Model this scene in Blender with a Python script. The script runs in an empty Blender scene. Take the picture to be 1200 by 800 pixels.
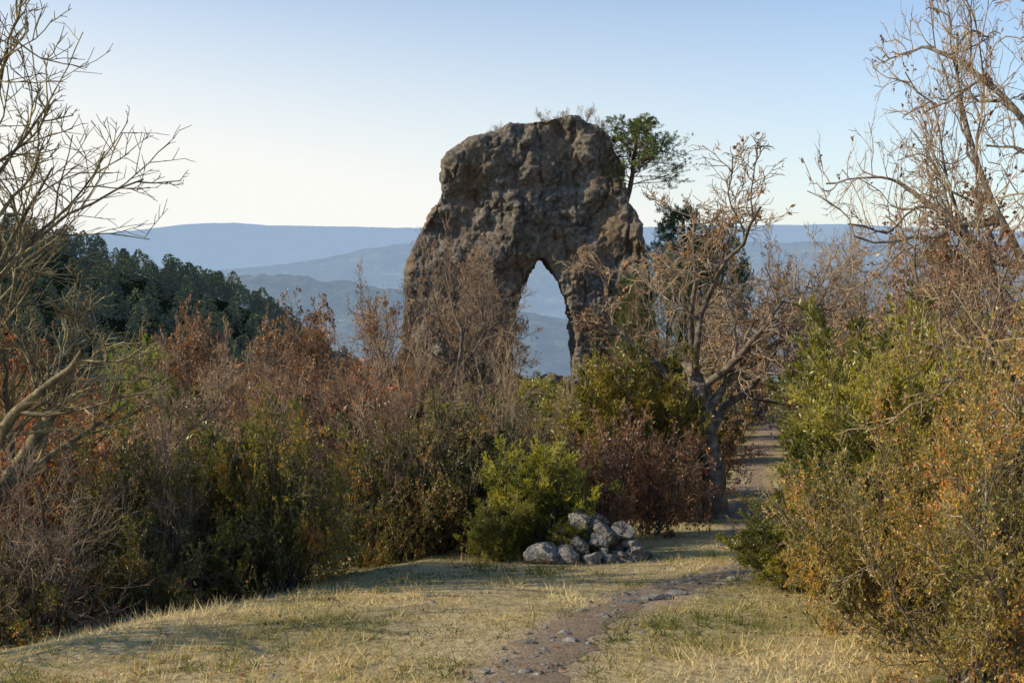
import bpy, bmesh, math
import numpy as np
from mathutils import Vector

# ------------------------------------------------------------------ noise
def _hash(ix, iy, iz, seed):
    h = (ix.astype(np.uint32)*np.uint32(374761393) + iy.astype(np.uint32)*np.uint32(668265263)
         + iz.astype(np.uint32)*np.uint32(2246822519) + np.uint32(seed*3266489 + 17))
    h = (h ^ (h >> np.uint32(13)))*np.uint32(1274126177)
    h = (h ^ (h >> np.uint32(15)))*np.uint32(2654435761)
    h = h ^ (h >> np.uint32(16))
    return h.astype(np.float64)/4294967295.0
def vnoise(p, seed=0):
    i = np.floor(p).astype(np.int64); f = p-i; f = f*f*(3-2*f)
    out = 0
    for dx in (0,1):
        wx = f[:,0] if dx else 1-f[:,0]
        for dy in (0,1):
            wy = f[:,1] if dy else 1-f[:,1]
            for dz in (0,1):
                wz = f[:,2] if dz else 1-f[:,2]
                out = out + wx*wy*wz*_hash(i[:,0]+dx, i[:,1]+dy, i[:,2]+dz, seed)
    return out*2-1
def fbm(p, octv=4, seed=0):
    a = 1.0; s = 0; t = 0
    for o in range(octv):
        s = s + a*vnoise(p*(2.03**o)+o*17.3, seed+o); t += a; a *= 0.5
    return s/t
def nrm(v):
    return v/np.maximum(np.linalg.norm(v, axis=-1, keepdims=True), 1e-9)

# ------------------------------------------------------------------ terrain height
_ty = np.arange(-60, 400, 0.25)
_tz = np.interp(_ty, [-60,-10,0,3,5,8,12,16,22,35,50,60,66,74,110,200,400],
                     [2.0,0.6,0.0,-0.15,-0.5,-1.1,-2.1,-2.85,-3.7,-4.9,-5.9,-6.4,-7.4,-11,-30,-85,-185])
_k = np.hanning(13); _k /= _k.sum()
_tz = np.convolve(np.pad(_tz, 6, mode='edge'), _k, mode='valid')
def ground_h(x, y):
    x = np.asarray(x, float); y = np.asarray(y, float)
    z = np.interp(y, _ty, _tz)
    z = np.where(y > 399, np.interp(y, [399,600,1500,9000,20000], [-185,-230,-290,-290,-300]), z)
    xe = np.interp(y, [0,5.5,8.5,11,20,40], [-3.4,-2.7,-1.7,-1.0,0,0])
    d = np.maximum(0, xe-x)
    z = z - 3.2*(1-np.exp(-d*0.2/3.2))
    p = np.stack([x*0.35, y*0.35, np.zeros_like(x)], -1).reshape(-1,3)
    n = fbm(p, 2, 3).reshape(x.shape)
    r = np.hypot(x, y)
    z = z + n*0.10*np.clip(r/8, 0.3, 1)
    p2 = np.stack([x*0.02, y*0.02, np.zeros_like(x)], -1).reshape(-1,3)
    z = z + fbm(p2, 3, 9).reshape(x.shape)*np.clip((r-80)/100, 0, 1)*12
    return z
def gh(x, y): return float(ground_h(np.array([x]), np.array([y]))[0])

# ------------------------------------------------------------------ geometry accumulator
class Geo:
    def __init__(s): s.V=[]; s.F=[]; s.M=[]; s.R=[]; s.n=0
    def add(s, V, F, mat=0, rnd=None):
        s.V.append(V); s.F.append(F+s.n); s.n += len(V)
        s.M.append(np.full(len(F), mat, np.int32))
        s.R.append(np.zeros(len(F)) if rnd is None else rnd)
    def verts(s): return np.concatenate(s.V)
    def mesh(s, name, mats, smooth=None, extra=None):
        V = np.concatenate(s.V).astype(np.float32)
        loops = np.concatenate([f.ravel() for f in s.F]).astype(np.int32)
        tot = np.concatenate([np.full(len(f), f.shape[1], np.int32) for f in s.F])
        start = np.concatenate([[0], np.cumsum(tot)[:-1]]).astype(np.int32)
        M = np.concatenate(s.M); R = np.concatenate(s.R).astype(np.float32)
        me = bpy.data.meshes.new(name)
        me.vertices.add(len(V)); me.vertices.foreach_set("co", V.ravel())
        me.loops.add(len(loops)); me.loops.foreach_set("vertex_index", loops)
        me.polygons.add(len(tot)); me.polygons.foreach_set("loop_start", start)
        try: me.polygons.foreach_set("loop_total", tot)
        except Exception: pass
        me.polygons.foreach_set("material_index", M)
        for m in mats: me.materials.append(m)
        sm = np.isin(M, list(smooth)) if smooth is not None else np.zeros(len(tot), bool)
        me.polygons.foreach_set("use_smooth", sm)
        a = me.attributes.new("rnd", 'FLOAT', 'FACE'); a.data.foreach_set("value", R)
        if extra:
            for k,(dom,val) in extra.items():
                a = me.attributes.new(k, 'FLOAT', dom); a.data.foreach_set("value", val.astype(np.float32))
        me.update(calc_edges=True); me.validate()
        return me
def link(name, me, loc=(0,0,0)):
    o = bpy.data.objects.new(name, me); o.location = loc
    bpy.context.scene.collection.objects.link(o); return o

def tubes(P, R, s):
    B,n,_ = P.shape
    T = nrm(np.gradient(P, axis=1))
    mean = nrm(P[:,-1]-P[:,0])
    ref = np.where(np.abs(mean[:,2:3])<0.8, np.array([[0,0,1.]]), np.array([[1.,0,0]]))[:,None,:]
    U = nrm(np.cross(T, np.broadcast_to(ref, T.shape))); W = np.cross(T, U)
    a = np.arange(s)/s*2*np.pi
    ring = P[:,:,None,:] + R[:,:,None,None]*(np.cos(a)[None,None,:,None]*U[:,:,None,:]+np.sin(a)[None,None,:,None]*W[:,:,None,:])
    V = ring.reshape(-1,3)
    b = np.arange(B)[:,None,None]*n*s; i = np.arange(n-1)[None,:,None]*s; j = np.arange(s)[None,None,:]
    j2 = (j+1)%s
    F = np.stack([b+i+j, b+i+j2, b+i+s+j2, b+i+s+j], -1).reshape(-1,4)
    return V, F
def leaves(rng, P, D, L, W):
    n_ = len(P)
    side = nrm(np.cross(D, rng.normal(size=(n_,3))))
    up = np.cross(side, D)
    L = np.broadcast_to(L,(n_,))[:,None]; W = np.broadcast_to(W,(n_,))[:,None]
    V = np.stack([P, P+D*L*0.5+side*W*0.5+up*W*0.15, P+D*L, P+D*L*0.5-side*W*0.5+up*W*0.15], 1).reshape(-1,3)
    F = np.arange(n_*4).reshape(n_,4)
    return V, F
def lrnd(rng, P, sc=2.5, seed=0):
    return np.clip(0.5+(rng.random(len(P))-0.5)*0.8+0.85*fbm(P*sc+seed,2,seed), 0, 1)
def grow(rng, PP, PR, k, t0, t1, ang, lr, n, wander, up, rr=0.6, rmin=0.003, tp=0.65, taper=0.35):
    B,m,_ = PP.shape
    idx = np.repeat(np.arange(B), k)
    t = t0+(t1-t0)*((np.tile(np.arange(k),B)+rng.random(B*k))/k)
    tt = np.clip(t*(m-1), 0, m-1.001); i = tt.astype(int); f = (tt-i)[:,None]
    st = PP[idx,i]*(1-f)+PP[idx,i+1]*f
    r0 = PR[idx,i]*(1-f[:,0])+PR[idx,i+1]*f[:,0]
    tan = nrm(PP[idx,i+1]-PP[idx,i])
    plen = np.linalg.norm(np.diff(PP,axis=1),axis=2).sum(1)[idx]
    r = rng.normal(size=(B*k,3)); r -= (r*tan).sum(1,keepdims=True)*tan; r = nrm(r)
    a = np.radians(rng.uniform(ang[0], ang[1], B*k))[:,None]
    d = np.cos(a)*tan+np.sin(a)*r; d[:,2] += up; d = nrm(d)
    ln = plen*lr*rng.uniform(0.6,1.25,B*k)*(1.2-tp*t)
    pts = [st]; p = st
    for j in range(1,n):
        d = nrm(d+wander*rng.normal(size=d.shape)+np.array([0,0,up*0.3]))
        p = p+d*(ln/(n-1))[:,None]; pts.append(p)
    P = np.stack(pts,1)
    ra = np.maximum(r0*rr*rng.uniform(0.75,1.05,B*k), rmin)
    R = ra[:,None]*np.linspace(1,taper,n)[None,:]
    return P, np.maximum(R, rmin*0.6)
def trunk(rng, L, r, n, wander, lean=(0,0)):
    d = nrm(np.array([lean[0],lean[1],1.0])); p = np.array([0,0,-0.15]); pts=[p]
    for j in range(1,n):
        d = nrm(d+wander*rng.normal(size=3)*np.array([1,1,0.4])+np.array([0,0,0.05])); p = p+d*L/(n-1); pts.append(p)
    P = np.array(pts)[None]; R = (r*np.linspace(1,0.5,n))[None]; R[0,0]*=1.35
    return P, R
def along(rng, P, k, t0=0.2):
    B,m,_ = P.shape
    idx = np.repeat(np.arange(B),k); tt = np.clip(rng.uniform(t0,1,B*k)*(m-1),0,m-1.001); i=tt.astype(int); f=(tt-i)[:,None]
    pos = P[idx,i]*(1-f)+P[idx,i+1]*f
    return pos, nrm(P[idx,i+1]-P[idx,i])

# ------------------------------------------------------------------ node helpers
def newmat(name):
    m = bpy.data.materials.new(name); m.use_nodes = True
    nt = m.node_tree; nt.nodes.clear()
    out = nt.nodes.new('ShaderNodeOutputMaterial')
    return m, nt, out
def N(nt, t, **kw):
    n = nt.nodes.new(t)
    for k,v in kw.items(): setattr(n, k, v)
    return n
def ramp(nt, fac, stops):
    r = nt.nodes.new('ShaderNodeValToRGB'); e = r.color_ramp.elements
    while len(e) < len(stops): e.new(0.5)
    for i,(p,c) in enumerate(stops):
        e[i].position = p; e[i].color = (c[0],c[1],c[2],1) if not isinstance(c,(int,float)) else (c,c,c,1)
    nt.links.new(fac, r.inputs[0]); return r.outputs[0]
def mixc(nt, fac, a, b, mode='MIX'):
    m = nt.nodes.new('ShaderNodeMix'); m.data_type='RGBA'; m.blend_type = mode
    if isinstance(fac,(int,float)): m.inputs[0].default_value = fac
    else: nt.links.new(fac, m.inputs[0])
    for k,v in ((6,a),(7,b)):
        if isinstance(v,tuple): m.inputs[k].default_value = (v[0],v[1],v[2],1)
        else: nt.links.new(v, m.inputs[k])
    return m.outputs[2]
def noise(nt, vec, scale, detail=4, rough=0.55):
    n = N(nt,'ShaderNodeTexNoise'); n.inputs['Scale'].default_value=scale; n.inputs['Detail'].default_value=detail
    n.inputs['Roughness'].default_value=rough
    nt.links.new(vec, n.inputs['Vector']); return n.outputs['Fac']
def bump(nt, h, strength, dist, normal=None):
    b = N(nt,'ShaderNodeBump'); b.inputs['Strength'].default_value=strength; b.inputs['Distance'].default_value=dist
    nt.links.new(h,b.inputs['Height'])
    if normal is not None: nt.links.new(normal,b.inputs['Normal'])
    return b.outputs['Normal']
def principled(nt, out, col, rough=0.8, normal=None, spec=0.2):
    p = N(nt,'ShaderNodeBsdfPrincipled'); p.inputs['Roughness'].default_value=rough
    p.inputs['Specular IOR Level'].default_value=spec
    nt.links.new(col,p.inputs['Base Color'])
    if normal is not None: nt.links.new(normal,p.inputs['Normal'])
    if out is not None: nt.links.new(p.outputs[0], out.inputs[0])
    return p.outputs[0]
def math1(nt, op, a, b=None, c=None):
    n = N(nt,'ShaderNodeMath',operation=op)
    for k,v in enumerate((a,b,c)):
        if v is None: continue
        if isinstance(v,(int,float)): n.inputs[k].default_value=v
        else: nt.links.new(v,n.inputs[k])
    return n.outputs[0]

def leafmat(name, stops, trans=0.35):
    m,nt,out = newmat(name)
    at = N(nt,'ShaderNodeAttribute'); at.attribute_name='rnd'
    c = ramp(nt, at.outputs['Fac'], stops)
    oi = N(nt,'ShaderNodeObjectInfo')
    c = mixc(nt, 1.0, c, oi.outputs['Color'], 'MULTIPLY')
    p = N(nt,'ShaderNodeBsdfDiffuse'); nt.links.new(c,p.inputs[0])
    t = N(nt,'ShaderNodeBsdfTranslucent')
    ct = mixc(nt, 1.0, c, (1.6,1.45,0.75), 'MULTIPLY')
    nt.links.new(ct, t.inputs[0])
    mx = N(nt,'ShaderNodeMixShader'); mx.inputs[0].default_value = trans
    nt.links.new(p.outputs[0], mx.inputs[1]); nt.links.new(t.outputs[0], mx.inputs[2])
    gl = N(nt,'ShaderNodeBsdfGlossy'); gl.inputs['Roughness'].default_value=0.4; gl.inputs[0].default_value=(1,1,1,1)
    m2_ = N(nt,'ShaderNodeMixShader'); m2_.inputs[0].default_value=0.04
    nt.links.new(mx.outputs[0],m2_.inputs[1]); nt.links.new(gl.outputs[0],m2_.inputs[2]); nt.links.new(m2_.outputs[0], out.inputs[0])
    return m
def barkmat(name, c1, c2, c3, scale=9, bmp=True):
    m,nt,out = newmat(name)
    tc = N(nt,'ShaderNodeTexCoord')
    a = noise(nt, tc.outputs['Object'], scale, 4 if bmp else 1, 0.65)
    c = ramp(nt, a, [(0.32,c1),(0.52,c2),(0.68,c3)])
    if bmp: principled(nt, out, c, 0.85, bump(nt, a, 0.6, 0.01))
    else:
        p = N(nt,'ShaderNodeBsdfDiffuse'); nt.links.new(c,p.inputs[0]); nt.links.new(p.outputs[0],out.inputs[0])
    return m
BARK = barkmat('oak_bark', (0.055,0.045,0.036),(0.15,0.122,0.095),(0.30,0.265,0.20))
TWIG = barkmat('twig_bark', (0.22,0.155,0.105),(0.36,0.262,0.175),(0.49,0.38,0.25), 3, False)
LICHEN = barkmat('lichen_bark', (0.06,0.05,0.035),(0.17,0.14,0.085),(0.36,0.32,0.18), 12)
LTWIG = barkmat('lichen_twig', (0.12,0.095,0.06),(0.25,0.20,0.115),(0.43,0.37,0.20), 4, False)
PBARK = barkmat('pine_bark', (0.08,0.045,0.03),(0.17,0.09,0.05),(0.22,0.15,0.1), 7)
BROWN = leafmat('dry_oak_leaves', [(0,(0.11,0.06,0.037)),(0.5,(0.27,0.14,0.074)),(0.85,(0.44,0.24,0.11)),(1,(0.56,0.34,0.15))], 0.42)
BOX = leafmat('box_leaves', [(0,(0.055,0.066,0.02)),(0.42,(0.165,0.165,0.044)),(0.72,(0.30,0.26,0.065)),(0.92,(0.44,0.31,0.075)),(1,(0.48,0.21,0.06))], 0.4)
JUN = leafmat('juniper_needles', [(0,(0.06,0.078,0.024)),(0.5,(0.21,0.22,0.055)),(1,(0.44,0.41,0.095))], 0.44)
PINE = leafmat('pine_needles', [(0,(0.04,0.068,0.023)),(0.5,(0.09,0.13,0.042)),(1,(0.19,0.22,0.065))], 0.33)

# ------------------------------------------------------------------ plant prototypes
PROTO = {}
def fin(name, g, mats, smooth):
    V = g.verts(); h = np.percentile(V[:,2], 99.7)
    w = np.percentile(np.hypot(V[:,0],V[:,1]), 98)
    me = g.mesh(name, mats, smooth); PROTO[name] = (me, h, w)
def put(name, proto, x, y, h, w=None, rz=0, tint=(1,1,1), z=None, lean=(0,0)):
    me, ph, pw = PROTO[proto]
    o = link(name, me, (x, y, gh(x,y)-0.04 if z is None else z))
    s = h/ph; sx = s if w is None else (w*0.5)/pw
    o.scale = (sx,sx,s); o.rotation_euler = (lean[0],lean[1],math.radians(rz)); o.color = (*tint,1)
    return o

def oak(name, seed, leafk=0, twigs=4, bark=BARK, tw=TWIG, lim=6, spread=(28,62), L=2.6, r=0.13, leafL=(0.05,0.08), fine=0.0045, lean=(0,0), wand=0.2, up=0.09, last=3):
    rng = np.random.default_rng(seed); g = Geo()
    T,TR = trunk(rng, L, r, 10, 0.13, lean); g.add(*tubes(T,TR,9), 0)
    A,AR = grow(rng,T,TR,lim,0.35,1.0,spread,1.15,10,wand,up+.03,0.62,0.02,0.4,0.3); g.add(*tubes(A,AR,7),0)
    B,BR = grow(rng,A,AR,7,0.2,1.0,(25,65),0.55,8,wand*1.1,up,0.6,0.012,0.55,0.3); g.add(*tubes(B,BR,5),0)
    C,CR = grow(rng,B,BR,7,0.15,1.0,(25,70),0.5,6,wand*1.1,up,0.6,0.007,0.55,0.4); g.add(*tubes(C,CR,4),1)
    D,DR = grow(rng,C,CR,twigs,0.15,1.0,(25,65),0.55,4,wand,up,0.6,fine*1.3,0.5,0.5); g.add(*tubes(D,DR,3),1)
    E,ER = grow(rng,D,DR,last,0.2,1.0,(25,60),0.5,3,wand*.8,up,0.6,fine,0.5,0.6); g.add(*tubes(E,ER,3),1)
    if leafk>0:
        src = E if leafk>=1 else E[rng.random(len(E)) < leafk*np.clip(0.2+1.4*(fbm(E[:,0]*0.9+seed,2,seed)+0.5),0,1.5)]
        P,Dr = along(rng, src, max(1,int(round(leafk))) if leafk>=1 else 3, 0.1)
        d = nrm(Dr*0.5+rng.normal(size=P.shape)*0.7+np.array([0,0,-0.45]))
        Lf = rng.uniform(*leafL, len(P))
        g.add(*leaves(rng,P,d,Lf,Lf*0.6), 2, lrnd(rng,P,1.5,seed))
    fin(name,g,[bark,tw,BROWN],{0,1})
oak('bare_a', 11, 0.09, twigs=5, r=0.16); oak('bare_b', 12, 0.03, lim=7); oak('bare_c', 13, 0.15, spread=(20,50))
oak('near_l', 21, 0.0, bark=LICHEN, tw=LTWIG, lim=6, spread=(18,48), fine=0.0035, wand=0.14, up=0.14, last=3, r=0.17, twigs=4)
oak('near_r', 22, 0.05, lim=7, spread=(40,80), fine=0.003, wand=0.22, leafL=(0.035,0.055), last=3, twigs=4)
oak('brown_a', 31, 3, lim=7, leafL=(0.06,0.095)); oak('brown_b', 32, 0.8, lim=7, spread=(20,55), leafL=(0.06,0.09))
oak('brown_n', 33, 2, lim=7, leafL=(0.04,0.06))

def shrub(name, seed, mode, stems=16, cone=(5,55), k=(8,7,4), lk=8, leafL=(0.018,0.028), wr=0.5, up=0.12, wand=0.14, mats=None, sl=1.0, fine=0.0014, ct=True):
    rng = np.random.default_rng(seed); g = Geo()
    n = 7
    az = rng.uniform(0,2*np.pi,stems); a = np.radians(rng.uniform(cone[0],cone[1],stems))
    d = np.stack([np.sin(a)*np.cos(az),np.sin(a)*np.sin(az),np.cos(a)],1)
    p = np.stack([rng.normal(0,0.1,stems),rng.normal(0,0.1,stems),np.full(stems,-0.05)],1)
    ln = rng.uniform(0.55,1.08,stems); pts=[p]
    for j in range(1,n):
        d = nrm(d+wand*rng.normal(size=d.shape)+np.array([0,0,up])); p = p+d*(ln/(n-1))[:,None]; pts.append(p)
    S = np.stack(pts,1); SR = np.outer(rng.uniform(0.008,0.015,stems), np.linspace(1,0.4,n))
    g.add(*tubes(S,SR,5),0)
    A,AR = grow(rng,S,SR,k[0],0.08,1.0,(20,65),0.5*sl,5,wand,up,0.6,fine*2.5,0.6); g.add(*tubes(A,AR,3),0)
    B,BR = grow(rng,A,AR,k[1],0.15,1.0,(20,60),0.5,4,wand,up,0.6,fine*1.5,0.5); g.add(*tubes(B,BR,3),1)
    C,CR = grow(rng,B,BR,k[2],0.15,1.0,(20,60),0.55,3,wand,up,0.6,fine,0.5)
    if ct: g.add(*tubes(C,CR,3),1)
    if lk>0:
        P,Dr = along(rng,C,lk,0.0)
        P2,Dr2 = along(rng,B,lk,0.2); P = np.concatenate([P,P2]); Dr=np.concatenate([Dr,Dr2])
        if mode=='box': d = nrm(Dr*0.6+rng.normal(size=P.shape)*0.6)
        elif mode=='brown': d = nrm(Dr*0.4+rng.normal(size=P.shape)*0.7+np.array([0,0,-0.3]))
        else: d = nrm(Dr*1.0+rng.normal(size=P.shape)*0.42)
        Lf = rng.uniform(*leafL,len(P))
        g.add(*leaves(rng,P,d,Lf,Lf*wr),2,lrnd(rng,P,3.0,seed))
    fin(name,g,mats,{0,1})
M3=[BARK,TWIG,BOX]; MJ=[BARK,TWIG,JUN]; MB=[BARK,TWIG,BROWN]
shrub('box_a',41,'box',20,(4,58),(9,7,4),6,(0.018,0.03),0.6,0.07,0.18,M3)
shrub('box_b',42,'box',18,(4,66),(8,7,4),6,(0.02,0.034),0.6,0.05,0.2,M3)
shrub('box_near',46,'box',22,(4,62),(9,8,5),7,(0.012,0.019),0.62,0.06,0.2,M3)
shrub('jun_a',43,'jun',22,(4,66),(8,8,5),10,(0.02,0.034),0.3,0.10,0.15,MJ,sl=0.8,ct=False)
shrub('jun_b',44,'jun',16,(4,52),(9,8,4),10,(0.026,0.042),0.3,0.13,0.15,MJ,sl=0.8,ct=False)
shrub('brn_s',45,'brown',16,(8,64),(7,6,4),2,(0.025,0.04),0.6,0.05,0.22,MB)
shrub('twiggy',47,'box',24,(3,55),(7,6,4),0,(0.02,0.03),0.5,0.09,0.15,MB,fine=0.0017)
shrub('box_f',48,'box',14,(4,68),(7,5,3),6,(0.035,0.055),0.6,0.05,0.2,M3,fine=0.002,ct=False)
shrub('jun_f',49,'jun',14,(4,58),(7,6,3),8,(0.04,0.06),0.3,0.12,0.15,MJ,sl=0.8,fine=0.002,ct=False)
shrub('brn_f',50,'brown',14,(8,66),(6,5,3),3,(0.035,0.055),0.6,0.05,0.22,MB,fine=0.002,ct=False)
shrub('twig_f',52,'box',20,(3,58),(6,5,4),0,(0.02,0.03),0.5,0.09,0.16,MB,fine=0.0025)

def pine(name, seed, nb=42, lean=(0,0), t0=0.3, tuft=15, NL=(0.10,0.17), k=(8,5), Ltr=6.0):
    rng = np.random.default_rng(seed); g=Geo()
    T,TR = trunk(rng,Ltr,0.13,12,0.05,lean); g.add(*tubes(T,TR,8),0)
    A,AR = grow(rng,T,TR,nb,t0,1.0,(50,92),0.46,7,0.14,0.08,0.35,0.02,0.8); g.add(*tubes(A,AR,4),0)
    B,BR = grow(rng,A,AR,k[0],0.3,1.0,(25,65),0.38,4,0.15,0.10,0.5,0.01,0.4); g.add(*tubes(B,BR,3),0)
    C,CR = grow(rng,B,BR,k[1],0.2,1.0,(20,60),0.5,3,0.12,0.22,0.5,0.007,0.3)
    P,Dr = along(rng,C,tuft,0.3); d = nrm(Dr*0.8+rng.normal(size=P.shape)*0.6+np.array([0,0,0.15]))
    Lf = rng.uniform(*NL,len(P)); g.add(*leaves(rng,P,d,Lf,Lf*0.19),1,lrnd(rng,P,1.0,seed))
    fin(name,g,[PBARK,PINE],{0})
pine('pine_a',51,50,lean=(0.22,0)); pine('pine_b',52,50,t0=0.12)

# ------------------------------------------------------------------ ground sheet
PATH = np.array([(-1.1,-3.0),(-0.6,0.5),(-0.2,3.2),(0.1,5.0),(0.68,6.8),(1.4,8.2),(2.2,9.5),(2.9,11.2),(3.5,14.2),(4.5,18.5),(5.6,23.0),(6.8,27.5),(9.4,36.0),(13,47),(16,58)])
def smooth_poly(P, m=14):
    out=[]; Q = np.vstack([2*P[0]-P[1],P,2*P[-1]-P[-2]])
    for i in range(1,len(Q)-2):
        for t in np.arange(m)/m:
            a,b,c,d = Q[i-1],Q[i],Q[i+1],Q[i+2]
            out.append(0.5*((2*b)+(-a+c)*t+(2*a-5*b+4*c-d)*t*t+(-a+3*b-3*c+d)*t**3))
    return np.array(out)
PS = smooth_poly(PATH)
def path_dist(x,y):
    d = np.full(len(x), 1e9)
    for q in PS: d = np.minimum(d, (x-q[0])**2+(y-q[1])**2)
    return np.sqrt(d)

m,nt,out = newmat('dry_ground'); GROUND=m
geo = N(nt,'ShaderNodeNewGeometry'); pos = geo.outputs['Position']
at = N(nt,'ShaderNodeAttribute'); at.attribute_name='wear'
n1 = noise(nt,pos,0.9,4,0.6); n2 = noise(nt,pos,14,5,0.7); n3 = noise(nt,pos,70,3,0.7)
straw = ramp(nt,n2,[(0.3,(0.25,0.18,0.09)),(0.5,(0.48,0.37,0.19)),(0.7,(0.62,0.50,0.28))])
green = ramp(nt,n2,[(0.3,(0.12,0.115,0.035)),(0.6,(0.27,0.24,0.08)),(0.75,(0.44,0.37,0.15))])
grassc = mixc(nt, ramp(nt,n1,[(0.46,0.0),(0.66,0.75)]), straw, green)
soil = ramp(nt,n3,[(0.3,(0.22,0.155,0.10)),(0.5,(0.38,0.285,0.19)),(0.7,(0.55,0.45,0.33))])
wf = ramp(nt,math1(nt,'ADD',at.outputs['Fac'],math1(nt,'MULTIPLY_ADD',n2,1.6,-0.8)),[(0.3,0.0),(0.7,1.0)])
c = mixc(nt,wf,grassc,soil)
sep=N(nt,'ShaderNodeSeparateXYZ'); nt.links.new(pos,sep.inputs[0])
scrub = ramp(nt,n1,[(0.35,(0.06,0.06,0.03)),(0.65,(0.20,0.165,0.09))])
mr=N(nt,'ShaderNodeMapRange'); nt.links.new(sep.outputs['Y'],mr.inputs[0]); mr.inputs[1].default_value=24; mr.inputs[2].default_value=44
c = mixc(nt,mr.outputs[0],c,scrub)
principled(nt,out,c,0.95,bump(nt,n3,0.5,0.015,bump(nt,n2,0.8,0.05)),0.1)
m2,nt,out = newmat('valley_woodland'); VALLEY=m2
HAZE_GLOW=(0.34,0.47,0.64)  # airlight colour, emitted by the distant surfaces themselves
def mix_haze_glow(nt,out,c,normal,fac,strength=1.08):  # imitates distance haze by mixing emission into the surface material
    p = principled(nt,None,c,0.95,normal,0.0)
    e = N(nt,'ShaderNodeEmission'); e.inputs[0].default_value=(*HAZE_GLOW,1); e.inputs[1].default_value=strength
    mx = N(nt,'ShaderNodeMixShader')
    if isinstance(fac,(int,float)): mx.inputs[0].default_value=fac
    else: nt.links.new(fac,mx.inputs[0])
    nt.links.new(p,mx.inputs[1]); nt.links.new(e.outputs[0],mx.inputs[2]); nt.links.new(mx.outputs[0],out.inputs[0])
geo = N(nt,'ShaderNodeNewGeometry'); sep=N(nt,'ShaderNodeSeparateXYZ'); nt.links.new(geo.outputs['Position'],sep.inputs[0])
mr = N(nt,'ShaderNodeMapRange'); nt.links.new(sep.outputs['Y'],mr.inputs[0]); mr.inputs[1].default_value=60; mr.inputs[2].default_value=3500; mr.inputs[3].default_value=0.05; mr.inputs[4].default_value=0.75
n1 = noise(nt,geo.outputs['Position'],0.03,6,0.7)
mix_haze_glow(nt,out,ramp(nt,n1,[(0.35,(0.03,0.045,0.02)),(0.6,(0.09,0.09,0.05))]),bump(nt,n1,1,10),mr.outputs[0])

ang = np.radians(np.concatenate([np.arange(-38,38,0.12), np.arange(38,322,3)]))
rr=[0.3]
while rr[-1]<60: rr.append(rr[-1]*1.018)
while rr[-1]<12000: rr.append(rr[-1]*1.06)
rr=np.array(rr); na,nr=len(ang),len(rr)
X = rr[:,None]*np.sin(ang)[None]; Y = rr[:,None]*np.cos(ang)[None]
Z = ground_h(X.ravel(),Y.ravel())
V = np.stack([X.ravel(),Y.ravel(),Z],1); V = np.vstack([V,[0,0,gh(0,0)]])
i = np.arange(nr-1)[:,None]*na; j=np.arange(na)[None]; j2=(j+1)%na
F = np.stack([i+j,i+na+j,i+na+j2,i+j2],-1).reshape(-1,4)
g=Geo(); g.add(V,F,0)
cf = np.stack([np.full(na,nr*na),np.arange(na),(np.arange(na)+1)%na],1)
g.F.append(cf); g.M.append(np.zeros(na,np.int32)); g.R.append(np.zeros(na))
fc = V[F].mean(1); g.M[0] = (np.hypot(fc[:,0],fc[:,1])>95).astype(np.int32)
near = np.hypot(V[:,0],V[:,1])<62
wear = np.zeros(len(V)); dd = path_dist(V[near,0],V[near,1]); wear[near]=np.clip(1.2-dd/np.interp(V[near,1],[5,12,20],[0.38,0.5,0.6]),0,1)
link('ground', g.mesh('ground',[GROUND,VALLEY],{0,1},{'wear':('POINT',wear)}))

# path ribbon
m,nt,out=newmat('trodden_dirt'); DIRT=m
geo=N(nt,'ShaderNodeNewGeometry'); pos=geo.outputs['Position']
a=noise(nt,pos,9,5,0.7); b=noise(nt,pos,70,4,0.75)
c=ramp(nt,b,[(0.3,(0.22,0.155,0.10)),(0.5,(0.39,0.29,0.195)),(0.7,(0.57,0.46,0.34))])
c=mixc(nt,ramp(nt,a,[(0.45,0.0),(0.65,0.6)]),c,(0.28,0.205,0.135))
principled(nt,out,c,0.95,bump(nt,b,1.0,0.02,bump(nt,a,1.0,0.08)),0.1)
tan = nrm(np.gradient(PS,axis=0)); per = np.stack([tan[:,1],-tan[:,0]],1)
tf = np.linspace(0,len(PS)-1,900); ip=np.clip(tf.astype(int),0,len(PS)-2); ff=(tf-ip)[:,None]
pc = PS[ip]*(1-ff)+PS[ip+1]*ff; pn = nrm(per[ip]*(1-ff)+per[ip+1]*ff)
hw = np.interp(pc[:,1],[3,8,20,50],[0.20,0.15,0.30,0.35])
s = np.linspace(-1,1,9)
e1 = 1+0.9*fbm(np.stack([pc[:,0]*4,pc[:,1]*4,np.zeros(900)],1),4,5); e2 = 1+0.9*fbm(np.stack([pc[:,0]*4,pc[:,1]*4,np.ones(900)*9],1),4,6)
off = np.where(s[None]<0, s[None]*e1[:,None], s[None]*e2[:,None])*hw[:,None]
PX = pc[:,0:1]+pn[:,0:1]*off; PY = pc[:,1:2]+pn[:,1:2]*off
PZ = ground_h(PX.ravel(),PY.ravel())+(0.012-0.010*np.abs(s)[None]**3+0*PX).ravel()
V=np.stack([PX.ravel(),PY.ravel(),PZ],1)
i=np.arange(899)[:,None]*9; j=np.arange(8)[None]
F=np.stack([i+j,i+j+1,i+9+j+1,i+9+j],-1).reshape(-1,4)
g=Geo(); g.add(V,F); link('dirt_path',g.mesh('dirt_path',[DIRT],{0}))

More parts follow.
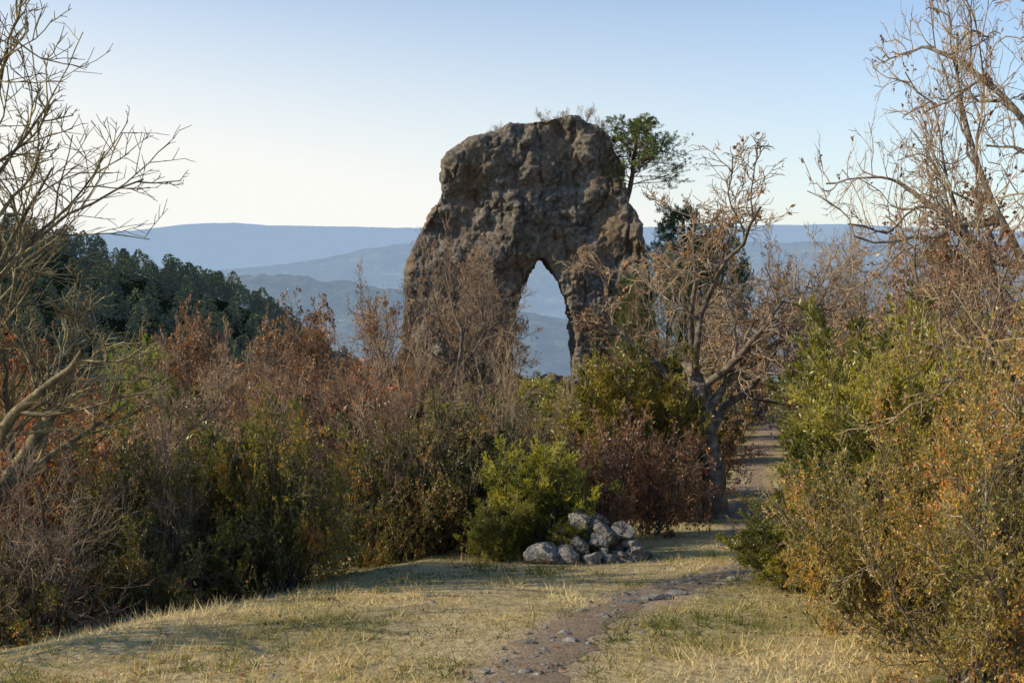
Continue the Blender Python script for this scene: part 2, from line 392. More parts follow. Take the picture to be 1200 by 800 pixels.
# ------------------------------------------------------------------ grass
m,nt,out=newmat('grass_blades'); GRASS=m
at=N(nt,'ShaderNodeAttribute'); at.attribute_name='rnd'
c=ramp(nt,at.outputs['Fac'],[(0,(0.11,0.135,0.03)),(0.24,(0.26,0.26,0.07)),(0.44,(0.51,0.40,0.165)),(0.75,(0.70,0.54,0.25)),(1,(0.82,0.68,0.38))])
p=N(nt,'ShaderNodeBsdfDiffuse'); nt.links.new(c,p.inputs[0]); t=N(nt,'ShaderNodeBsdfTranslucent'); nt.links.new(c,t.inputs[0])
mx=N(nt,'ShaderNodeMixShader'); mx.inputs[0].default_value=0.4
nt.links.new(p.outputs[0],mx.inputs[1]); nt.links.new(t.outputs[0],mx.inputs[2]); nt.links.new(mx.outputs[0],out.inputs[0])
rng=np.random.default_rng(3)
NT=38000
ty=np.exp(rng.uniform(np.log(2.5),np.log(40),NT)); tx=rng.uniform(-0.62,0.62,NT)*ty
pd=path_dist(tx,ty); tn=fbm(np.stack([tx*1.5,ty*1.5,np.zeros(NT)],1),3,12)
keep=(pd>np.interp(ty,[5,20],[0.19,0.4])*(1+0.9*tn))&(rng.random(NT)<0.75+0.5*tn)
keep|=rng.random(NT)<0.08
tx,ty,tn=tx[keep],ty[keep],tn[keep]
nb=11; idx=np.repeat(np.arange(len(tx)),nb)
sc=np.interp(ty,[3,10,40],[0.9,1.3,3.0])[idx]
bx=tx[idx]+rng.normal(0,0.03,len(idx))*sc; by=ty[idx]+rng.normal(0,0.03,len(idx))*sc
bz=ground_h(bx,by)-0.005
P=np.stack([bx,by,bz],1)
lean=rng.uniform(0.2,1.3,len(idx)); az=rng.uniform(0,2*np.pi,len(idx))
D=np.stack([np.sin(lean)*np.cos(az),np.sin(lean)*np.sin(az),np.cos(lean)],1)
th=rng.gamma(1.6,0.6,len(tx))*(1+1.2*fbm(np.stack([tx*2.2,ty*2.2,np.ones(len(tx))*8],1),3,44))
gpatch=fbm(np.stack([tx*0.8,ty*0.8,np.ones(len(tx))*4],1),4,31)
gr=np.clip(0.62-1.6*gpatch[idx]+rng.normal(0,0.2,len(idx))+rng.normal(0,0.15,len(tx))[idx],0,1)
L=rng.uniform(0.02,0.055,len(idx))*np.clip(th[idx],0.3,3.6)*np.interp(ty,[3,12,40],[1,1.2,2.0])[idx]; W=0.0032*sc*rng.uniform(0.7,1.3,len(idx))
side=nrm(np.cross(D,rng.normal(size=D.shape)))*W[:,None]
V=np.stack([P-side,P+side,P+D*L[:,None]+np.array([0,0,-0.15])*L[:,None]],1).reshape(-1,3)
g=Geo(); g.add(V,np.arange(len(V)).reshape(-1,3),0,gr)
link('dry_grass',g.mesh('dry_grass',[GRASS]))
rng=np.random.default_rng(4); n_=2600
ty=rng.uniform(4,14,n_); tx=rng.uniform(-0.5,0.5,n_)*ty
k_=rng.random(n_)<np.clip(0.25+1.5*fbm(np.stack([tx,ty,0*tx],1),2,2),0.03,1); tx,ty=tx[k_],ty[k_]; n_=len(tx)
P=np.stack([tx,ty,ground_h(tx,ty)+rng.uniform(0.008,0.03,n_)],1); az=rng.uniform(0,6.28,n_)
D=nrm(np.stack([np.cos(az),np.sin(az),rng.normal(0,.3,n_)],1)); Lf=rng.uniform(0.02,0.045,n_)
g=Geo(); g.add(*leaves(rng,P,D,Lf,Lf*.6),0,rng.random(n_)); link('fallen_leaves',g.mesh('fallen_leaves',[BROWN]))

# ------------------------------------------------------------------ rocks
def ico(n):
    bm=bmesh.new(); bmesh.ops.create_icosphere(bm,subdivisions=n,radius=1)
    V=np.array([v.co[:] for v in bm.verts]); F=np.array([[v.index for v in f.verts] for f in bm.faces]); bm.free(); return V,F
ICO={k:ico(k) for k in (2,3,5)}
def rockV(rng,n,planes=9,rough=0.12):
    V,F=ICO[n]; V=V.copy(); sd=int(rng.integers(1e4))
    for q in range(planes):
        d=nrm(rng.normal(size=3)); k=rng.uniform(0.4,0.8); e=V@d-k; V-=np.maximum(e,0)[:,None]*d*0.97
    dirn=nrm(V)
    V+=dirn*(fbm(V*1.8+sd,4,sd%97)*rough*1.6)[:,None]+dirn*(fbm(V*6+sd,3,sd%89)*rough*0.9)[:,None]
    return V,F
def stonemat(name,cols,sc):
    m,nt,out=newmat(name); tc=N(nt,'ShaderNodeTexCoord')
    a=noise(nt,tc.outputs['Object'],sc,6,0.7); b=noise(nt,tc.outputs['Object'],sc*7,5,0.7)
    c=ramp(nt,a,[(0.3,cols[0]),(0.5,cols[1]),(0.7,cols[2])])
    c=mixc(nt,ramp(nt,b,[(0.5,0.0),(0.66,0.85)]),c,cols[3])
    c=mixc(nt,ramp(nt,b,[(0.36,0.9),(0.48,0.0)]),c,(0.08,0.072,0.065))
    at=N(nt,'ShaderNodeAttribute'); at.attribute_name='rnd'
    c=mixc(nt,1.0,c,ramp(nt,at.outputs['Fac'],[(0,0.7),(1,1.25)]),'MULTIPLY')
    principled(nt,out,c,0.9,bump(nt,b,1.0,0.03,bump(nt,a,1.0,0.08)),0.15); return m
STONE=stonemat('limestone',[(0.17,0.16,0.148),(0.33,0.315,0.29),(0.45,0.43,0.395),(0.52,0.49,0.41)],6)
rng=np.random.default_rng(61); g=Geo()
def tone(F): return np.full(len(F), rng.random())
for q in range(60):
    u=rng.uniform(-1,1); v_=rng.uniform(-1,1); hgt=max(0.0,(1-abs(u)**1.8)*(1-abs(v_)**1.6))
    x=0.97+u*0.54; y=11.35+v_*0.38; lay=rng.uniform(0,1)
    r=rng.uniform(0.06,0.19)*(1.15-0.3*lay); zz=0.05+lay*hgt*0.66
    V,F=rockV(rng,5 if r>0.13 else 3,11,0.12); V=V*np.array([r*rng.uniform(1.0,1.5),r,r*rng.uniform(.6,1)])
    a=rng.uniform(0,6.3); c_,s_=math.cos(a),math.sin(a); V=V@np.array([[c_,-s_,0],[s_,c_,0],[0,0,1]])
    a=rng.normal(0,.5); c_,s_=math.cos(a),math.sin(a); V=V@np.array([[c_,0,-s_],[0,1,0],[s_,0,c_]])
    g.add(V+np.array([x,y,gh(x,y)+zz]),F,0,tone(F))
for (x,y,r) in [(0.40,10.95,.2),(0.66,10.95,.13),(1.35,11.1,.14),(0.22,11.1,.1),(1.1,10.95,.1),(1.55,11.4,.09),(0.9,10.9,.12)]:
    V,F=rockV(rng,5,11,0.12); g.add(V*np.array([r*1.25,r,r*.85])+np.array([x,y,gh(x,y)+r*.4]),F,0,tone(F))
link('rock_pile',g.mesh('rock_pile',[STONE],{0}))
g=Geo()
for q in range(620):
    i_=rng.integers(40,640); c_=pc[i_]; o_=rng.normal(0,0.7)*hw[i_]*1.1; x,y=c_+pn[i_]*o_
    r=min(rng.gamma(1.6,0.006)+0.006,0.045)
    if y>12: r*=1.5
    V,F=rockV(rng,2,6,0.1); g.add(V*np.array([r*1.3,r,r*0.5])+np.array([x,y,gh(x,y)+0.010]),F,0,tone(F))
for q in range(60):
    x=rng.uniform(-2,3); y=rng.uniform(4.5,12); r=rng.uniform(0.01,0.03)
    V,F=rockV(rng,2,6,0.1); g.add(V*np.array([r*1.3,r,r*0.5])+np.array([x,y,gh(x,y)]),F,0,tone(F))
for (x,y,r) in [(1.08,7.45,0.13),(0.86,7.2,0.09),(1.3,7.75,0.08),(0.6,6.5,0.07)]:
    V,F=rockV(rng,3,8,0.08); g.add(V*np.array([r*1.4,r,r*0.22])+np.array([x,y,gh(x,y)+0.008]),F,0,tone(F))
link('path_stones',g.mesh('path_stones',[STONE],{0}))

# ------------------------------------------------------------------ natural arch
m,nt,out=newmat('arch_dolomite'); ARCH=m
tc=N(nt,'ShaderNodeTexCoord'); ob=tc.outputs['Object']
a=noise(nt,ob,1.0,6,0.78); b=noise(nt,ob,4.2,6,0.82); d=noise(nt,ob,0.32,4,0.6)
mp=N(nt,'ShaderNodeMapping'); mp.inputs['Scale'].default_value=(1.3,1.3,0.25); nt.links.new(ob,mp.inputs[0]); st=noise(nt,mp.outputs[0],0.9,4,0.65)
c=ramp(nt,a,[(0.34,(0.14,0.118,0.095)),(0.48,(0.28,0.24,0.195)),(0.64,(0.41,0.365,0.30))])
c=mixc(nt,ramp(nt,b,[(0.38,0.85),(0.49,0.0)]),c,(0.075,0.065,0.053))
c=mixc(nt,ramp(nt,b,[(0.535,0.0),(0.60,0.85)]),c,(0.56,0.525,0.45))
c=mixc(nt,ramp(nt,d,[(0.46,0.0),(0.60,0.6)]),c,(0.40,0.27,0.155))
c=mixc(nt,ramp(nt,st,[(0.52,0.0),(0.66,0.6)]),c,(0.095,0.085,0.07))
nrmv=bump(nt,b,1.0,0.35,bump(nt,a,0.7,0.45))
principled(nt,out,c,0.95,nrmv,0.1)
def crag(name, outline, y0, thick, voxel, smooth_it, amp, seed=5):
    bm=bmesh.new(); vs=[bm.verts.new((x,-thick/2,z)) for x,z in outline]
    f=bm.faces.new(vs); r=bmesh.ops.extrude_face_region(bm,geom=[f])
    for v in r['geom']:
        if isinstance(v,bmesh.types.BMVert): v.co.y+=thick
    bmesh.ops.triangulate(bm,faces=[f for f in bm.faces if len(f.verts)>4]); bmesh.ops.recalc_face_normals(bm,faces=bm.faces)
    me=bpy.data.meshes.new(name+'_raw'); bm.to_mesh(me); bm.free()
    o=bpy.data.objects.new('tmp',me); bpy.context.scene.collection.objects.link(o)
    md=o.modifiers.new('r','REMESH'); md.mode='VOXEL'; md.voxel_size=voxel
    ms=o.modifiers.new('s','SMOOTH'); ms.factor=0.5; ms.iterations=smooth_it
    dg=bpy.context.evaluated_depsgraph_get(); me2=bpy.data.meshes.new_from_object(o.evaluated_get(dg))
    bpy.data.objects.remove(o)
    n=len(me2.vertices); V=np.empty(n*3,np.float32); me2.vertices.foreach_get('co',V); V=V.reshape(-1,3).astype(float)
    Nn=np.empty(n*3,np.float32); me2.vertex_normals.foreach_get('vector',Nn); Nn=Nn.reshape(-1,3)
    W=V+fbm(V*0.5,3,seed)[:,None]*0.8
    dsp=fbm(W*0.28+3,3,seed)*1.6+fbm(W*0.85,4,seed+1)*1.0
    dsp+=(0.5-np.abs(fbm(V*1.5,3,seed+2)))*0.42-0.15+(0.5-np.abs(fbm(V*4.2,3,seed+8)))*0.30-0.10+fbm(V*7.0,2,seed+9)*0.16
    bil=np.abs(fbm(V*np.array([0.9,0.9,.4])+7,4,seed+4)); dsp+=-0.40*np.exp(-(bil/0.035)**2)
    zl=V[:,2]-(5.0+0.10*V[:,0]); dsp+=0.3*np.exp(-((zl-1.5)/1.0)**2)-0.6*np.exp(-(zl/0.45)**2)*np.clip((5-V[:,0])/2,0,1)
    V=V+Nn*(dsp*amp)[:,None]*np.array([0.65,1.0,0.45])
    V[:,1]+=np.clip(V[:,2]+2,0,12)*0.10
    me2.vertices.foreach_set('co',V.astype(np.float32).ravel()); me2.materials.clear(); me2.materials.append(ARCH)
    me2.polygons.foreach_set('use_smooth',np.ones(len(me2.polygons),bool)); me2.update(); me2.name=name
    return link(name,me2,(0,y0,0))
OUT=[(-7.2,-9),(-6.9,-6),(-6.4,-3.2),(-6.1,-0.5),(-5.9,1.4),(-5.4,2.9),(-4.7,4.1),(-4.2,5.0),(-3.9,5.9),(-3.7,6.6),(-3.2,7.25),(-2.3,7.8),(-1.2,8.2),(-.1,8.75),(1.2,9.1),(2.7,9.3),(3.8,9.25),(4.9,8.9),(5.7,8.2),(6.2,7.1),(6.6,5.6),(6.9,4.2),(7.5,2.6),(8.0,.4),(8.2,-2.2),(8.6,-5),(9.2,-9),
     (3.9,-9),(3.8,-5),(3.75,-3.4),(3.4,-1.9),(2.75,-.5),(2.15,.45),(1.7,1.2),(1.2,.3),(.55,-.8),(-.0,-2.1),(-.3,-3.6),(-.35,-5.4),(-.4,-9)]
crag('natural_rock_arch',OUT,60.6,5.0,0.085,10,0.62)
rng=np.random.default_rng(90); g=Geo()
for q in range(40):
    x=rng.uniform(-3,8); y=rng.uniform(55.5,58.5); r=rng.uniform(0.25,0.8)
    V,F=rockV(rng,3,9,0.12); g.add(V*np.array([r*1.3,r,r*.8])+np.array([x,y,gh(x,y)+r*.2]),F)
link('fallen_blocks',g.mesh('fallen_blocks',[ARCH],{0}))

# ------------------------------------------------------------------ distant ridges
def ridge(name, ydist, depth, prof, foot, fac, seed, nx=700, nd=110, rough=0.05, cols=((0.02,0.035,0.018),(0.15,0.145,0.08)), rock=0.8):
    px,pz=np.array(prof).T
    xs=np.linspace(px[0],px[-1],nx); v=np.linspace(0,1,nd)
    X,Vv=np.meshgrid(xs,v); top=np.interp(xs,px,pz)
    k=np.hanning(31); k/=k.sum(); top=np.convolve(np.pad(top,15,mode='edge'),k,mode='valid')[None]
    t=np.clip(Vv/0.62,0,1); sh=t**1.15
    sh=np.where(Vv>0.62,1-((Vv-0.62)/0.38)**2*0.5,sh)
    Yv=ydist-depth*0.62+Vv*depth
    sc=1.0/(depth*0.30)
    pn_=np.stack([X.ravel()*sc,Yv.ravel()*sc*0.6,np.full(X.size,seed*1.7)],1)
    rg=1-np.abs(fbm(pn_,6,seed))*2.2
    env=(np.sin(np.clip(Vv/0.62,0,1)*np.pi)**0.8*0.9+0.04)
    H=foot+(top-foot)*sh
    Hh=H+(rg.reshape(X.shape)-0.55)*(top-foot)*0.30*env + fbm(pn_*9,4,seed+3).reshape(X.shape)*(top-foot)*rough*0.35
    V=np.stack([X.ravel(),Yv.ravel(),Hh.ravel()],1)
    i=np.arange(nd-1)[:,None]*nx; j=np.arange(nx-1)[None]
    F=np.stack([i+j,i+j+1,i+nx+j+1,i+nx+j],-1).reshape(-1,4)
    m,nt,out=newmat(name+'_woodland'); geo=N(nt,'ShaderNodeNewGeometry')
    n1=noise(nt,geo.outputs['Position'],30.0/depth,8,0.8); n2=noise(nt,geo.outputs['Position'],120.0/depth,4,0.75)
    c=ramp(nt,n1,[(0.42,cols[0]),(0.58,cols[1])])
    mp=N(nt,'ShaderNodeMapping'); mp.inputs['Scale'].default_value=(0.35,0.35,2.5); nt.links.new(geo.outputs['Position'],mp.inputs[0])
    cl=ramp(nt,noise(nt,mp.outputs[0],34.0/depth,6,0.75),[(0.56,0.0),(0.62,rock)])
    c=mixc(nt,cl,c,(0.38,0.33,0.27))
    mix_haze_glow(nt,out,c,bump(nt,n2,1.0,depth*0.02),fac)
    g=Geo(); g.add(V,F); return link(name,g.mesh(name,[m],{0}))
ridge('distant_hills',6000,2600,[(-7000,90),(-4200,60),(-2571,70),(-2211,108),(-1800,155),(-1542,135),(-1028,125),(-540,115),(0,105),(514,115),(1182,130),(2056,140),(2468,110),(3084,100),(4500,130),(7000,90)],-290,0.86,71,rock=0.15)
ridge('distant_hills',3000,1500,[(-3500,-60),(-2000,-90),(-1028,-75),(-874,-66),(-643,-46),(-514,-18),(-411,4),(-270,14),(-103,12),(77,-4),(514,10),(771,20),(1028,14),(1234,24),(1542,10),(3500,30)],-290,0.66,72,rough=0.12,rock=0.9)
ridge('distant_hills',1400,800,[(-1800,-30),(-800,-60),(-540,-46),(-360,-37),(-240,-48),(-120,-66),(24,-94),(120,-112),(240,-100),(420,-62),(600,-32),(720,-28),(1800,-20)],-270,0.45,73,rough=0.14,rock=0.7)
hx=[-260,-170,-113,-102,-89,-75,-60,-49,-30,0]; hz=[4,3,1.2,-0.5,-4,-9,-13.5,-21,-35,-60]
def hill_h(x,y):
    top=np.interp(x,hx,hz); t=np.clip((y-110)/110,0,1); t=t*t*(3-2*t)
    back=np.clip((y-225)/150,0,1)
    return -55+(top+55)*t-40*back+fbm(np.stack([x*0.03,y*0.03,0*x],-1).reshape(-1,3),3,5).reshape(x.shape)*3
xs=np.linspace(-260,0,130); ys=np.linspace(100,360,120); X,Y=np.meshgrid(xs,ys); Z=hill_h(X,Y)
i=np.arange(119)[:,None]*130; j=np.arange(129)[None]
g=Geo(); g.add(np.stack([X.ravel(),Y.ravel(),Z.ravel()],1),np.stack([i+j,i+j+1,i+131+j,i+130+j],-1).reshape(-1,4))
m,nt,out=newmat('hill_undergrowth'); geo=N(nt,'ShaderNodeNewGeometry'); n1=noise(nt,geo.outputs['Position'],0.3,5,0.7)
principled(nt,out,ramp(nt,n1,[(0.4,(0.02,0.03,0.013)),(0.65,(0.06,0.06,0.03))]),0.95,bump(nt,n1,1,1.5),0.0)
link('wooded_hill',g.mesh('wooded_hill',[m],{0}))
m,nt,out=newmat('forest_crowns'); at=N(nt,'ShaderNodeAttribute'); at.attribute_name='rnd'
c=ramp(nt,at.outputs['Fac'],[(0,(0.02,0.038,0.013)),(0.5,(0.07,0.095,0.03)),(1,(0.19,0.20,0.06))])
mix_haze_glow(nt,out,c,None,0.035); FOREST=m
rng=np.random.default_rng(81)
def lowtree(rng,n=420,conical=0.5):
    t=rng.random(n)**0.8; z=0.15+0.85*t; prof=(1-t)**conical*0.30*(0.75+0.5*rng.random(n)); az=rng.uniform(0,2*np.pi,n)
    lump=1+0.3*np.sin(az*3+t*9+rng.uniform(0,6)); rad=prof*lump*np.sqrt(rng.uniform(0.35,1,n))
    P=np.stack([rad*np.cos(az),rad*np.sin(az),z],1); D=nrm(np.stack([np.cos(az),np.sin(az),rng.uniform(-.1,.6,n)],1)+rng.normal(size=(n,3))*.5)
    L=rng.uniform(0.045,0.09,n); return leaves(rng,P,D,L,L*0.6)
protos=[lowtree(rng,380,c_) for c_ in (0.45,0.6,0.8,0.5,0.7)]
g=Geo()
NTt=1500; tx=rng.uniform(-190,-25,NTt); ty=rng.uniform(125,250,NTt)
tz=hill_h(tx,ty)
for q in range(NTt):
    V,F=protos[q%5]; h=rng.uniform(4.0,8.0); a=rng.uniform(0,6.3); c_,s_=math.cos(a),math.sin(a)
    W=(V@np.array([[c_,-s_,0],[s_,c_,0],[0,0,1]]))*np.array([h*1.15,h*1.15,h])+np.array([tx[q],ty[q],tz[q]-0.5])
    g.add(W,F,0,np.clip(rng.random(len(F))*0.6+rng.random()*0.6-0.1,0,1))
link('distant_pine_forest',g.mesh('distant_pine_forest',[FOREST]))

# ------------------------------------------------------------------ planting
OL=(1,1,1); DK=(0.8,0.82,0.85); YE=(1.5,1.3,0.85)
put('bare_oak_tree','near_l',-4.65,7.7,5.5,4.6,20,lean=(0,0.06))
put('bare_oak_tree','near_l',-6.6,10.5,5.6,4.6,140)
put('bare_oak_tree','near_l',-4.3,6.2,2.9,2.6,250,lean=(0,0.25))
put('dry_leaf_oak_tree','brown_b',-5.0,9.0,2.9,2.6,40,(1.3,0.85,0.65))
put('dry_leaf_oak_shrub','brn_s',-4.6,8.6,1.9,1.8,40,(1.3,0.85,0.65))
put('box_bush','box_b',-4.4,7.4,1.3,1.7,10,OL)
put('box_bush','box_b',-3.75,6.7,0.75,1.2,70,(1.2,1.2,1))
put('bare_shrub','twiggy',-3.6,7.3,1.6,2.0,30)
put('box_bush','box_b',-3.1,7.9,1.0,1.2,70,DK)
put('box_bush','box_a',-3.55,8.9,1.75,1.5,60,OL)
put('box_bush','box_b',-4.2,9.3,1.7,1.8,160,OL)
put('bare_shrub','twiggy',-3.2,9.0,2.0,1.6,30)
put('juniper_bush','jun_b',-2.9,9.4,1.6,1.4,90,(0.9,0.82,0.75))
put('box_bush','box_a',-2.25,9.2,1.85,1.6,200,(1.25,1.2,0.85))
put('box_bush','box_a',-2.65,9.9,1.7,1.6,330,OL)
put('bare_shrub','twiggy',-2.4,10.2,2.1,1.6,30)
put('box_bush','box_b',-1.65,12.4,2.0,2.2,15,DK)
put('box_bush','box_a',-0.8,12.5,2.0,2.1,100,DK)
put('box_bush','box_b',-0.2,13.2,1.6,2.0,250,OL)
put('bare_shrub','twiggy',-1.1,12.9,3.0,2.6,0)
put('bare_shrub','twiggy',-0.2,13.6,2.9,2.4,80)
put('bare_shrub','twiggy',-1.9,13.2,2.9,2.4,160)
put('dry_leaf_oak_shrub','brn_s',-3.3,12.6,2.3,2.2,30,(.9,.85,.9))
put('juniper_bush','jun_a',0.22,11.6,1.5,1.5,0,(1.3,1.28,0.85))
put('juniper_bush','jun_a',-0.12,11.3,0.95,1.1,100,(1.3,1.28,0.85))
put('juniper_bush','jun_a',0.55,11.8,1.2,1.0,200,(1.2,1.18,0.8))
put('juniper_bush','jun_a',0.62,11.15,0.5,0.6,20,(1.2,1.18,0.8))
put('dry_leaf_oak_shrub','brn_s',1.35,14.0,1.9,2.2,0,(0.8,0.66,0.7))
put('dry_leaf_oak_shrub','brn_s',2.0,14.6,1.8,2.0,120,(0.75,0.64,0.65))
put('juniper_bush','jun_b',1.9,17.6,3.1,2.7,0,(0.9,0.78,0.68))
put('juniper_bush','jun_b',2.6,18.2,2.7,2.3,110,(0.95,0.82,0.68))
put('bare_shrub','twiggy',1.1,18.2,2.6,2.3,220)
put('bare_oak_tree','bare_a',3.65,17.4,6.5,6.0,0)
put('dry_leaf_oak_shrub','brn_s',2.8,17.0,1.5,1.7,60,(.9,0.8,0.8))
put('dry_leaf_oak_shrub','brn_s',4.0,20.5,1.9,2.0,160,(0.85,0.8,0.8))
put('bare_oak_tree','bare_b',9.0,31.0,7.4,6.8,50)
put('bare_oak_tree','bare_c',10.8,35.0,7.7,6.4,150)
put('bare_oak_tree','bare_b',13.5,38.0,7.0,6.4,250)
put('bare_oak_tree','bare_c',5.2,33.0,6.4,5.4,20)
put('dry_leaf_oak_tree','brown_b',11.0,31.0,4.6,4.5,250,(0.9,.85,.85))
put('dry_leaf_oak_tree','brown_b',13.0,36.0,5.0,5.0,20)
put('juniper_bush','jun_f',8.3,26.5,2.6,2.6,10,DK)
put('box_bush','box_f',5.5,27.0,2.0,2.4,10,DK)
put('dry_leaf_oak_shrub','brn_f',6.8,33.0,2.4,3.0,10)
put('juniper_bush','jun_f',7.4,38.5,2.8,3.4,10,DK)
put('dry_leaf_oak_shrub','brn_f',9.6,40.5,2.8,3.6,90)
put('juniper_bush','jun_f',10.6,28.0,3.0,3,10,DK)
put('bare_oak_tree','bare_c',-2.5,38.0,8.6,5.6,50)
put('bare_oak_tree','bare_a',-1.3,41.0,7.8,5.0,170)
put('bare_oak_tree','bare_c',-4.6,40.0,7.2,5.2,170)
put('bare_oak_tree','bare_a',-0.9,44.0,5.4,4.5,250)
put('dry_leaf_oak_tree','brown_b',-5.4,36.0,5.8,5.0,80)
put('dry_leaf_oak_tree','brown_a',-3.2,33.0,3.8,4.5,200,(.8,.8,.8))
put('dry_leaf_oak_tree','brown_a',-5.3,23.0,5.2,4.2,0,(.8,.77,.8))
put('dry_leaf_oak_tree','brown_a',-7.9,27.0,5.6,4.8,90,(.85,.82,.85))
put('dry_leaf_oak_tree','brown_a',-9.9,30.0,5.4,5.0,200,(.75,.77,.8))
put('dry_leaf_oak_tree','brown_b',-4.3,19.0,4.2,3.2,290)
put('dry_leaf_oak_tree','brown_b',-3.0,20.0,3.4,3.2,190,(.8,.8,.85))
put('bare_oak_tree','bare_c',-6.4,19.0,4.6,3.6,10)
put('bare_oak_tree','bare_c',-3.9,17.0,3.6,2.6,110)
put('bare_oak_tree','bare_a',-5.0,15.0,3.4,2.8,110)
put('dry_leaf_oak_tree','brown_a',-7.2,33,5.8,5,300,(.95,.85,.8))
put('pine_tree','pine_b',-9.4,25.0,4.8,3.6,0,(2.2,1.9,1.3))
put('pine_tree','pine_b',-7.4,19.5,3.8,2.8,100,(2.2,1.9,1.3))
put('pine_tree','pine_b',-10.8,22.0,4.4,3.4,200,(2.0,1.8,1.3))
# right side
put('bare_oak_tree','near_r',4.9,8.2,7.4,7.2,200)
put('bare_oak_tree','near_r',6.8,11.6,7.4,6.4,60)
put('dry_leaf_oak_tree','brown_n',4.1,8.6,3.5,3.2,0,(0.9,0.78,0.75))
put('dry_leaf_oak_tree','brown_b',5.4,12.0,4.6,3.6,100)
put('box_bush','box_near',2.45,5.0,1.7,1.6,0,YE)
put('box_bush','box_near',3.0,5.9,2.1,1.9,130,YE)
put('box_bush','box_near',2.5,6.4,1.8,1.5,250,(1.4,1.3,0.85))
put('box_bush','box_near',3.6,6.9,2.2,2.0,30,(1.6,1.25,0.85))
put('juniper_bush','jun_a',2.95,8.0,1.95,1.9,0,(1.2,1.12,0.8))
put('juniper_bush','jun_a',2.45,8.1,1.0,1.5,60,(1.25,1.15,0.8))
put('juniper_bush','jun_b',3.7,9.3,2.4,2.2,40,(1.15,1.05,0.8))
put('juniper_bush','jun_b',4.5,10.8,2.9,2.5,140,(1.1,1.0,0.8))
put('pine_tree','pine_b',8.8,20.0,5.4,3.8,140,(1.5,1.4,1.1))
put('pine_tree','pine_b',7.1,17.0,3.8,2.8,40,(1.6,1.5,1.1))
# plants on and around the arch
put('pine_tree','pine_a',6.6,60.2,5.8,7.6,0,(1.1,1.1,1),z=3.8)
put('pine_tree','pine_a',10.6,62.5,8.6,7.0,40,(.9,.9,.9),z=-4.2)
for (x,y,z,h,w,r) in [(7.0,57.2,-6,6.6,3.4,0),(9.0,57.4,-6.2,8.0,4.6,90),(13.0,62,-7,9.8,6.5,40),(11.0,58,-6.4,8.0,5,200)]:
    put('pine_tree','pine_b',x,y,h,w,r,(0.9,0.95,0.95),z=z)
for (x,z,h,w) in [(-1.0,8.15,1.3,1.3),(2.0,9.0,1.3,1.7),(3.2,9.1,1.2,1.4),(4.4,8.9,1.7,2.0),(5.3,8.4,1.5,1.6),(-3.2,7.0,0.8,1.0)]:
    put('bare_oak_shrub','bare_c',x,61.6,h,w,x*77,z=z-0.15)
# scrub filling the ground between
rng=np.random.default_rng(5); cnt=0; tries=0
placed=[]
while cnt<175 and tries<6000:
    tries+=1
    y=14.5+45.5*rng.random()**0.8 ; x=rng.uniform(-0.6,0.6)*y
    if path_dist(np.array([x]),np.array([y]))[0] < 1.3+0.025*y: continue
    if x>1.5 and y<16: continue
    b=x/y
    if y<16 and b>-0.1: continue
    if y>57.5 and -7<x<10: continue
    if any((x-a_)**2+(y-b_)**2<(0.028*y+0.4)**2 for a_,b_ in placed): continue
    if -0.06<b<0.09: k_=0.125 if y<40 else 0.118
    else: k_=np.interp(b,[-0.5,-0.35,-0.2,-0.1,0.1,0.25,0.5],[0.14,0.12,0.10,0.10,0.11,0.06,0.02])
    hmax = 1.7-k_*y-gh(x,y)
    if hmax<0.35: continue
    h=min(rng.uniform(1.4,4.0), hmax*rng.uniform(0.8,1.0)); k=rng.random(); w=max(h,0.9)*rng.uniform(1.0,1.5)
    placed.append((x,y)); rz=rng.uniform(0,360); tint=(rng.uniform(.75,1.15),rng.uniform(.7,.98),.8)
    if b<-0.08: k*=0.6
    if k<0.26: put('dry_leaf_oak_shrub','brn_s' if y<22 else 'brn_f',x,y,h,w,rz,tint)
    elif k<0.48: put('bare_shrub','twiggy' if y<22 else 'twig_f',x,y,h,w,rz)
    elif k<0.72: put('box_bush','box_b' if y<22 else 'box_f',x,y,h*0.9,w,rz,OL)
    elif k<0.9: put('juniper_bush','jun_b' if y<22 else 'jun_f',x,y,h*0.9,w,rz,(0.85,0.78,0.7))
    else: put('dry_leaf_oak_tree','brown_b',x,y,h,w,rz)
    cnt+=1

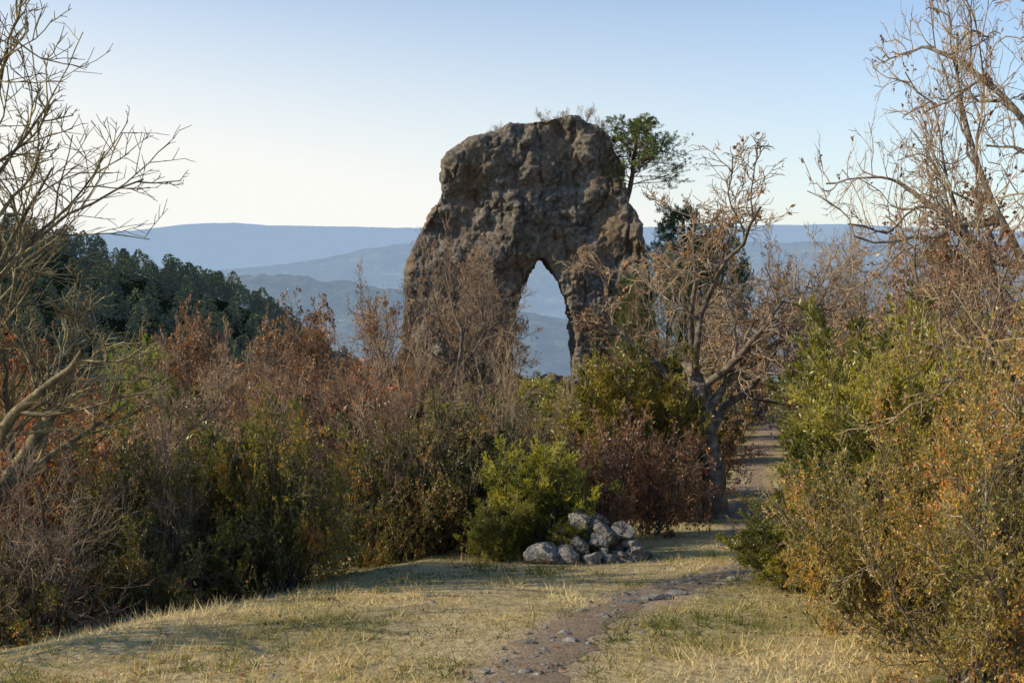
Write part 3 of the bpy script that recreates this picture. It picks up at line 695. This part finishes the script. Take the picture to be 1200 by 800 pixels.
# ------------------------------------------------------------------ light, sky, camera
SUN_AZ=-98; SUN_EL=30
az,el=math.radians(SUN_AZ),math.radians(SUN_EL)
v=Vector((math.sin(az)*math.cos(el),math.cos(az)*math.cos(el),math.sin(el)))
w=bpy.data.worlds.new("World"); bpy.context.scene.world=w; w.use_nodes=True
nt=w.node_tree; bg=nt.nodes['Background']; sky=nt.nodes.new('ShaderNodeTexSky'); sky.sky_type='NISHITA'
sky.sun_disc=False; sky.sun_elevation=el; sky.sun_rotation=az
sky.air_density=1.1; sky.dust_density=0.8; sky.ozone_density=2.0; sky.altitude=600
tc=N(nt,'ShaderNodeTexCoord'); sp=N(nt,'ShaderNodeSeparateXYZ'); nt.links.new(tc.outputs['Generated'],sp.inputs[0])
hzn=N(nt,'ShaderNodeMapRange'); nt.links.new(sp.outputs['Z'],hzn.inputs[0]); hzn.inputs[1].default_value=0.02; hzn.inputs[2].default_value=0.36; hzn.inputs[3].default_value=1.0; hzn.inputs[4].default_value=0.0
hf=math1(nt,'POWER',hzn.outputs[0],1.25)
sd=math1(nt,'MULTIPLY_ADD',sp.outputs['X'],-1.0,1.0)
fac=math1(nt,'MULTIPLY',hf,sd); fac.node.use_clamp=True
skyc=mixc(nt,1.0,sky.outputs[0],(0.86,1.07,1.24),'MULTIPLY')
col=mixc(nt,fac,skyc,(6.9,6.9,6.6))
nt.links.new(col,bg.inputs[0]); bg.inputs[1].default_value=0.14
L=bpy.data.lights.new('sun','SUN'); L.energy=5.0; L.angle=math.radians(0.5); L.color=(1.0,0.86,0.62)
so=bpy.data.objects.new('sun',L); bpy.context.scene.collection.objects.link(so)
so.rotation_euler=v.to_track_quat('Z','Y').to_euler()
cam=bpy.data.cameras.new('camera'); cam.lens=35; cam.sensor_width=36; cam.clip_end=30000; cam.clip_start=0.05
co=bpy.data.objects.new('camera',cam); co.location=(0,0,1.7); co.rotation_euler=(math.radians(90-5.4),0,0)
bpy.context.scene.collection.objects.link(co); bpy.context.scene.camera=co
sc=bpy.context.scene; sc.view_settings.view_transform='Standard'; sc.view_settings.look='None'; sc.view_settings.exposure=0
